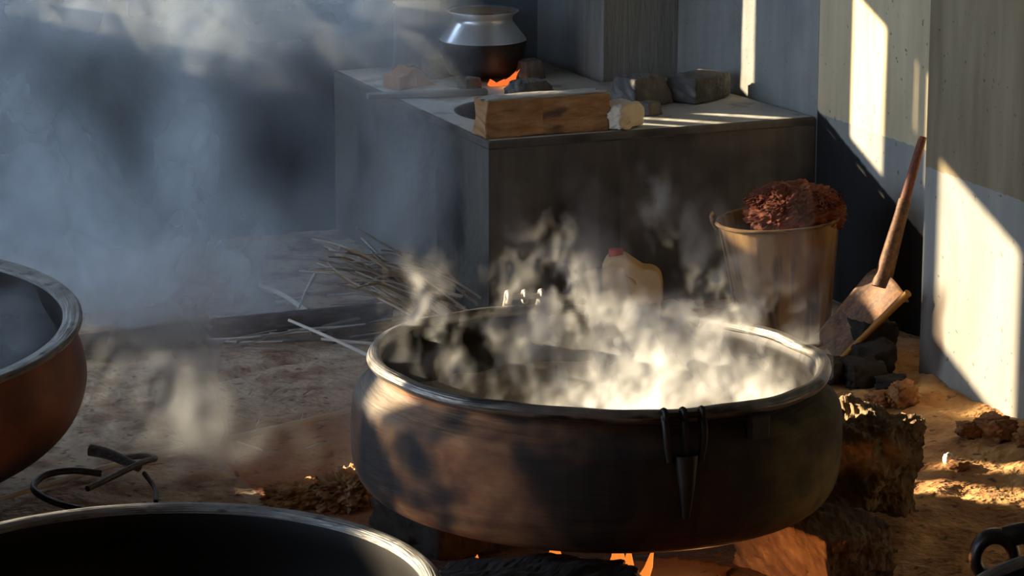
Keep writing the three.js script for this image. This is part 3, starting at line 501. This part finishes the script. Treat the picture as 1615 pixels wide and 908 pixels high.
// ------------------------------------------------------------------ stones and clods on the ground
{
  const at = (g, x, z, k = 0.004) => [x, floorY(x, z) - lowest(g) - k, z];
  let g = lump(0.02, 0.024, 0.02, { round: 0.95, rough: 0.15, n: 8, s: 2 });
  stone('pebble', 'small white pebble on the sunlit ochre ground at right', 'pebble', g, M({ color: col(0xd9d2c2) }), at(g, 3.075, -5.16));
  const list = [[3.2, -5.57, 0.06, 0.05, 'orange mud clod standing at the foot of the right pillar'], [3.15, -5.6, 0.05, 0.035, 'flattish mud clod left of the orange one by the pillar foot'], [3.235, -5.25, 0.075, 0.045, 'ochre mud clod below the sunlit face of the right pillar'], [3.19, -5.27, 0.05, 0.03, 'smaller ochre clod just left of the one below the pillar face'], [3.27, -5.16, 0.06, 0.03, 'rounded ochre clod at the right edge of the ground'], [3.09, -5.52, 0.05, 0.03, 'brown clod between the boulder and the pillar'], [3.03, -5.6, 0.07, 0.035, 'broad brown clod behind the boulder'], [2.98, -5.65, 0.05, 0.03, 'dark brown clod close behind the cauldron edge'], [3.08, -5.13, 0.04, 0.02, 'crumb of ochre mud beside the white pebble']];
  list.forEach(([x, z, w, h, label], i) => { const c = lump(w, h, w * 0.85, { round: 0.55, rough: 0.28, n: 12, s: i * 5 + 3, fine: 0.7 }); stone('mud_clod', label, 'clod', c, mudMat, at(c, x, z, 0.008), i); });
  const charM = M({ map: sootMap });
  [[3.2, -5.76, 0.08, 0.06], [3.27, -5.83, 0.09, 0.07], [3.14, -5.8, 0.07, 0.05], [3.3, -5.9, 0.1, 0.1], [3.24, -5.7, 0.06, 0.03]].forEach(([x, z, w, h], i) => { const c = lump(w, h, w, { round: 0.4, rough: 0.25, n: 10, s: i * 9 + 1 }); stone('charcoal_lump', ['middle charcoal lump right under the shovel scoop', 'charcoal lump close to the pillar foot behind the shovel edge', 'charcoal lump nearest the cauldron rim below the scoop', 'tallest charcoal lump deep in the black corner behind the scoop', 'small low charcoal lump in front of the others on the ochre ground'][i], 'charcoal', c, charM, at(c, x, z), i, 'charcoal lumps below the shovel'); });
  const ash = M({ map: mottle(0xb98a58, 0x8a5a34, 0xd8b98c, 5, 2), bumpMap: grainBump, bumpScale: 0.015 });
  [[1.76, -5.42, 0.12, 0.04, 'low crusted stone catching sun left of the cauldron base'], [1.85, -5.38, 0.13, 0.06, 'larger crusted stone catching sun close to the cauldron base'], [1.92, -5.42, 0.06, 0.09, 'upright crusted stone touching the left side of the cauldron']].forEach(([x, z, w, h, label], i) => { const c = lump(w, h, w * 0.7, { round: 0.5, rough: 0.3, n: 18, s: i * 7 + 40, fine: 0.8 }); stone('crusted_stone', label, 'stone', c, ash, at(c, x, z, 0.01), i * 0.7); });
}

// ------------------------------------------------------------------ steam and smoke: drifting folded sheets, thinning out at their edges
const E = V(0.926, 0, 0.378), D = V(0.378, 0, -0.926);   // along the sheets, across them
const vapour = (r, g, b) => new THREE.MeshPhysicalMaterial({ color: new THREE.Color(r, g, b), roughness: 1, transmission: 0.5, thickness: 0, specularIntensity: 0, side: THREE.DoubleSide, vertexColors: true, transparent: true });
const bell = (x, c, w) => Math.exp(-(((x - c) / w) ** 2));
function warped(x, y, z, f) {      // turbulence stretched and folded by a slower one, 0 to 1
  const a = 0.5 * fbm(x * f * 0.45 + 3, y * f * 0.35, z * f * 0.45, 2), b = 0.5 * fbm(x * f * 0.45, y * f * 0.35 + 7, z * f * 0.45 + 4, 2);
  return clamp(0.5 + 0.95 * fbm(x * f + a * 2.2, y * f * 0.7 + b * 2.2, z * f, 4), 0, 1);
}
// layers sheets at the given offsets across; share(e, y, k, p) is how much of the view each hides
function vapourCloud(name, label, category, base, offsets, e0, e1, y0, y1, cell, place, share, m) {
  const pos = [], nor = [], colr = [], idx = [], nu = Math.ceil((e1 - e0) / cell), nv = Math.ceil((y1 - y0) / cell), p = V(0, 0, 0);
  offsets.forEach((off, k) => {
    const k0 = pos.length / 3, al = [], pts = [];
    for (let j = 0; j <= nv; j++) for (let i = 0; i <= nu; i++) {
      const e = lerp(e0, e1, i / nu), y = lerp(y0, y1, j / nv);
      p.copy(base).addScaledVector(E, e).addScaledVector(D, off + place(e, y, k)); p.y = y;
      const A = p.z < -7.77 || (p.x > 2.63 && p.z < -6.6 && y < 0.47) || p.x > 3.24 ? 0 : clamp(share(e, y, k, p), 0, 0.97);
      al.push(A); pts.push(p.clone());
    }
    const at = (i, j) => j * (nu + 1) + i, du = V(0, 0, 0), dv = V(0, 0, 0);
    const map = new Int32Array(pts.length).fill(-1);
    const vertex = (i, j) => {
      const n = at(i, j); if (map[n] >= 0) return map[n];
      du.subVectors(pts[at(Math.min(i + 1, nu), j)], pts[at(Math.max(i - 1, 0), j)]); dv.subVectors(pts[at(i, Math.min(j + 1, nv))], pts[at(i, Math.max(j - 1, 0))]);
      const N = du.cross(dv).normalize(), q = pts[n]; pos.push(q.x, q.y, q.z); nor.push(N.x, N.y, N.z); colr.push(1, 1, 1, al[n]);
      return (map[n] = pos.length / 3 - 1);
    };
    for (let j = 0; j < nv; j++) for (let i = 0; i < nu; i++) {
      if (Math.max(al[at(i, j)], al[at(i + 1, j)], al[at(i, j + 1)], al[at(i + 1, j + 1)]) < 0.012) continue;
      const A = vertex(i, j), B = vertex(i + 1, j), C = vertex(i + 1, j + 1), F = vertex(i, j + 1); idx.push(A, B, C, A, C, F);
    }
  });
  const g = new THREE.BufferGeometry(); g.setAttribute('position', new THREE.Float32BufferAttribute(pos, 3)); g.setAttribute('normal', new THREE.Float32BufferAttribute(nor, 3)); g.setAttribute('color', new THREE.Float32BufferAttribute(colr, 4)); g.setIndex(idx);
  const o = new THREE.Mesh(g, m); o.name = numbered(name); o.userData.kind = 'stuff'; tag(o, label, category); scene.add(o); return o;
}
const each = (A, n) => 1 - Math.exp(-2.1 * A / n);     // n sheets together hide 1 - exp(-2.1 A)
{ // inside and above the cauldron
  const offs = [-0.25, -0.13, 0.0, 0.13, 0.25];
  vapourCloud('steam', 'sunlit white steam boiling up from the liquid in the large cauldron', 'steam', V(POT.x, 0, POT.z), offs, -0.4, 0.4, 0.288, 0.78, 0.004,
    (e, y, k) => 0.045 * fbm(e * 5, y * 5 + k * 3.7, k * 1.9, 3) + 0.012 * fbm(e * 22, y * 22, k * 5.1, 2),
    (e, y, k, p) => {
      const b = offs[k], h = y - 0.288, rim = Math.sqrt(Math.max(0, 0.37 ** 2 - b * b)), inside = y < 0.43 ? smoothstep(rim - Math.abs(e), 0.0, 0.05) : 1;
      const right = smoothstep(e + 0.25 * h, -0.17, 0.06), n = warped(p.x, p.y, p.z, 10.5), w = smoothstep(n, 0.40, 0.72), w2 = smoothstep(n, 0.48, 0.8);
      const low = right * Math.exp(-((h / 0.058) ** 2)) * (0.35 + 0.65 * smoothstep(n, 0.3, 0.55)) * 0.95;
      const mid = (0.12 + 0.7 * right) * Math.exp(-h / 0.11) * w * (0.75 + 0.2 * bell(e, 0.25, 0.12));
      const left = 0.32 * bell(e, -0.27, 0.07) * bell(h, 0.1, 0.1) * w2;
      const above = smoothstep(h, 0.08, 0.16) * w2 * 0.42 * (0.8 * bell(e, 0.05, 0.16) * bell(h, 0.2, 0.12) + 0.6 * bell(e, 0.24, 0.1) * bell(h, 0.17, 0.09) + 0.9 * bell(e, 0.11 + 0.1 * (h - 0.4), 0.035) * bell(h, 0.42, 0.09) + 0.5 * bell(e, -0.1, 0.08) * bell(h, 0.2, 0.07));
      const tongue = 0.5 * bell(e, -0.335 + 0.015 * Math.sin(h * 40), 0.016) * bell(h, 0.18, 0.06) * (k === 3 ? 1 : 0) * (0.5 + n);
      return inside * (low + mid + left + above + tongue) * (1 - smoothstep(h, 0.42, 0.49)) * smoothstep(h, -0.005, 0.01);
    }, vapour(0.98, 0.98, 0.97));
}
function leftSmoke(e, y) {
  const streak = (() => { const q = [[-0.56, 0.58], [-0.5, 0.5], [-0.39, 0.4], [-0.28, 0.25], [-0.16, 0.1]]; let d = 9; for (let i = 0; i < 4; i++) d = Math.min(d, segDist(e, y, ...q[i], ...q[i + 1])); return bell(d, 0, 0.095); })();
  let A = 0.16 + 0.34 * (1 - smoothstep(e, -0.05, 0.3)) * (1 - smoothstep(y, 0.2, 0.5)) + 0.62 * bell(e, -0.12, 0.42) * bell(y, 0.74, 0.11) + 0.3 * bell(e, 0.38, 0.16) * bell(y, 0.72, 0.1) + 0.5 * streak + 0.4 * bell(e, -0.06, 0.1) * bell(y, 0.46, 0.11) + 0.3 * bell(e, -0.02, 0.1) * bell(y, 0.3, 0.12)
    + 0.4 * bell(e, 0.15, 0.1) * bell(y, 0.13, 0.16) + 0.25 * bell(e, -0.42, 0.1) * bell(y, 0.24, 0.1) + 0.5 * bell(e, -0.28, 0.16) * bell(y, 0.06, 0.07) + 0.5 * bell(e, -0.1, 0.12) * bell(y, 0.03, 0.05) + 0.2 * bell(e, 0.5, 0.18) * bell(y, 0.26, 0.16);
  A *= (1 - 0.75 * bell(e, -0.185, 0.06) * bell(y, 0.36, 0.1)) * (1 - 0.7 * bell(e, 0.2, 0.13) * bell(y, 0.4, 0.13));
  return A * (1 - smoothstep(e, 0.5, 0.72)) * smoothstep(y, 0.0, 0.03);
}
vapourCloud('smoke', 'broad bluish grey wood smoke filling the dark left side of the kitchen', 'smoke', V(2.1, 0, -7.2), [-0.15, -0.07, 0.01, 0.1, 0.19], -1.1, 0.74, 0.0, 1.3, 0.009,
  (e, y, k) => 0.45 * (Math.min(y, 0.8) - 0.75) + 0.06 * fbm(e * 2.6, y * 2.6, k * 2.3, 3) + 0.008 * fbm(e * 12, y * 12, k * 4.1, 2),
  (e, y, k, p) => each(leftSmoke(e + 0.14 * fbm(p.x * 3, p.y * 3, k * 2.7 + 3, 2), Math.min(y, 0.78) + 0.16 * fbm(p.x * 3, p.y * 3, k * 2.7 + 30, 2)) * (0.12 + 1.9 * smoothstep(0.62 * warped(p.x, p.y * 0.8, p.z + k * 0.5, 3.4) + 0.38 * warped(p.x + 3, p.y * 0.8, p.z + k, 9), 0.2, 0.85)), 5), vapour(0.8, 0.89, 0.95));
vapourCloud('smoke', 'thin blue haze behind and around the small metal pot at the back of the platform', 'smoke', V(3.0, 0, -7.5), [0.02, 0.1], -0.55, 0.35, 0.46, 1.0, 0.012,
  (e, y, k) => 0.03 * fbm(e * 4, y * 4, k * 3.3, 3), (e, y, k, p) => 0.13 * (0.4 + 1.2 * warped(p.x, p.y, p.z + k, 5)) * smoothstep(y, 0.46, 0.5) * (1 - smoothstep(Math.abs(e + 0.1), 0.3, 0.45)), vapour(0.55, 0.78, 1.0));
vapourCloud('smoke', 'pale smoke drifting low over the bare floor left of the cauldron', 'smoke', V(1.62, 0, -5.78), [-0.08, 0.02, 0.12], -0.32, 0.5, 0.005, 0.4, 0.006,
  (e, y, k) => 0.9 * (y - 0.12) + 0.05 * fbm(e * 4, y * 4, k * 2.9, 3),
  (e, y, k, p) => each((0.14 * bell(e, 0, 0.3) * bell(y, 0.1, 0.2) + 0.62 * bell(e, -0.04, 0.13) * bell(y, 0.25, 0.1) + 0.3 * bell(e, 0.04, 0.07) * bell(y, 0.12, 0.09) + 0.25 * bell(e, 0.1, 0.08) * bell(y, 0.03, 0.08) + 0.35 * bell(e, 0.36, 0.05) * bell(y, 0.12, 0.1)) * (0.4 + 1.1 * warped(p.x, p.y, p.z + k * 2, 7)), 3), vapour(0.86, 0.91, 0.95));
vapourCloud('steam', 'thin grey steam rising out of the copper vessel at left', 'steam', V(1.12, 0, -5.68), [-0.1, 0.02, 0.14], -0.3, 0.34, 0.3, 0.62, 0.007,
  (e, y, k) => 0.05 * fbm(e * 4, y * 4, k * 2.2, 3),
  (e, y, k, p) => each((0.7 * bell(e, 0.05, 0.22) * bell(y, 0.36, 0.07)) * smoothstep(warped(p.x, p.y, p.z + k * 2, 8), 0.3, 0.7), 3), vapour(0.86, 0.91, 0.95));

scene.traverse((o) => { if (o.isMesh) { o.castShadow = true; o.receiveShadow = true; } });
renderer.render(scene, camera);
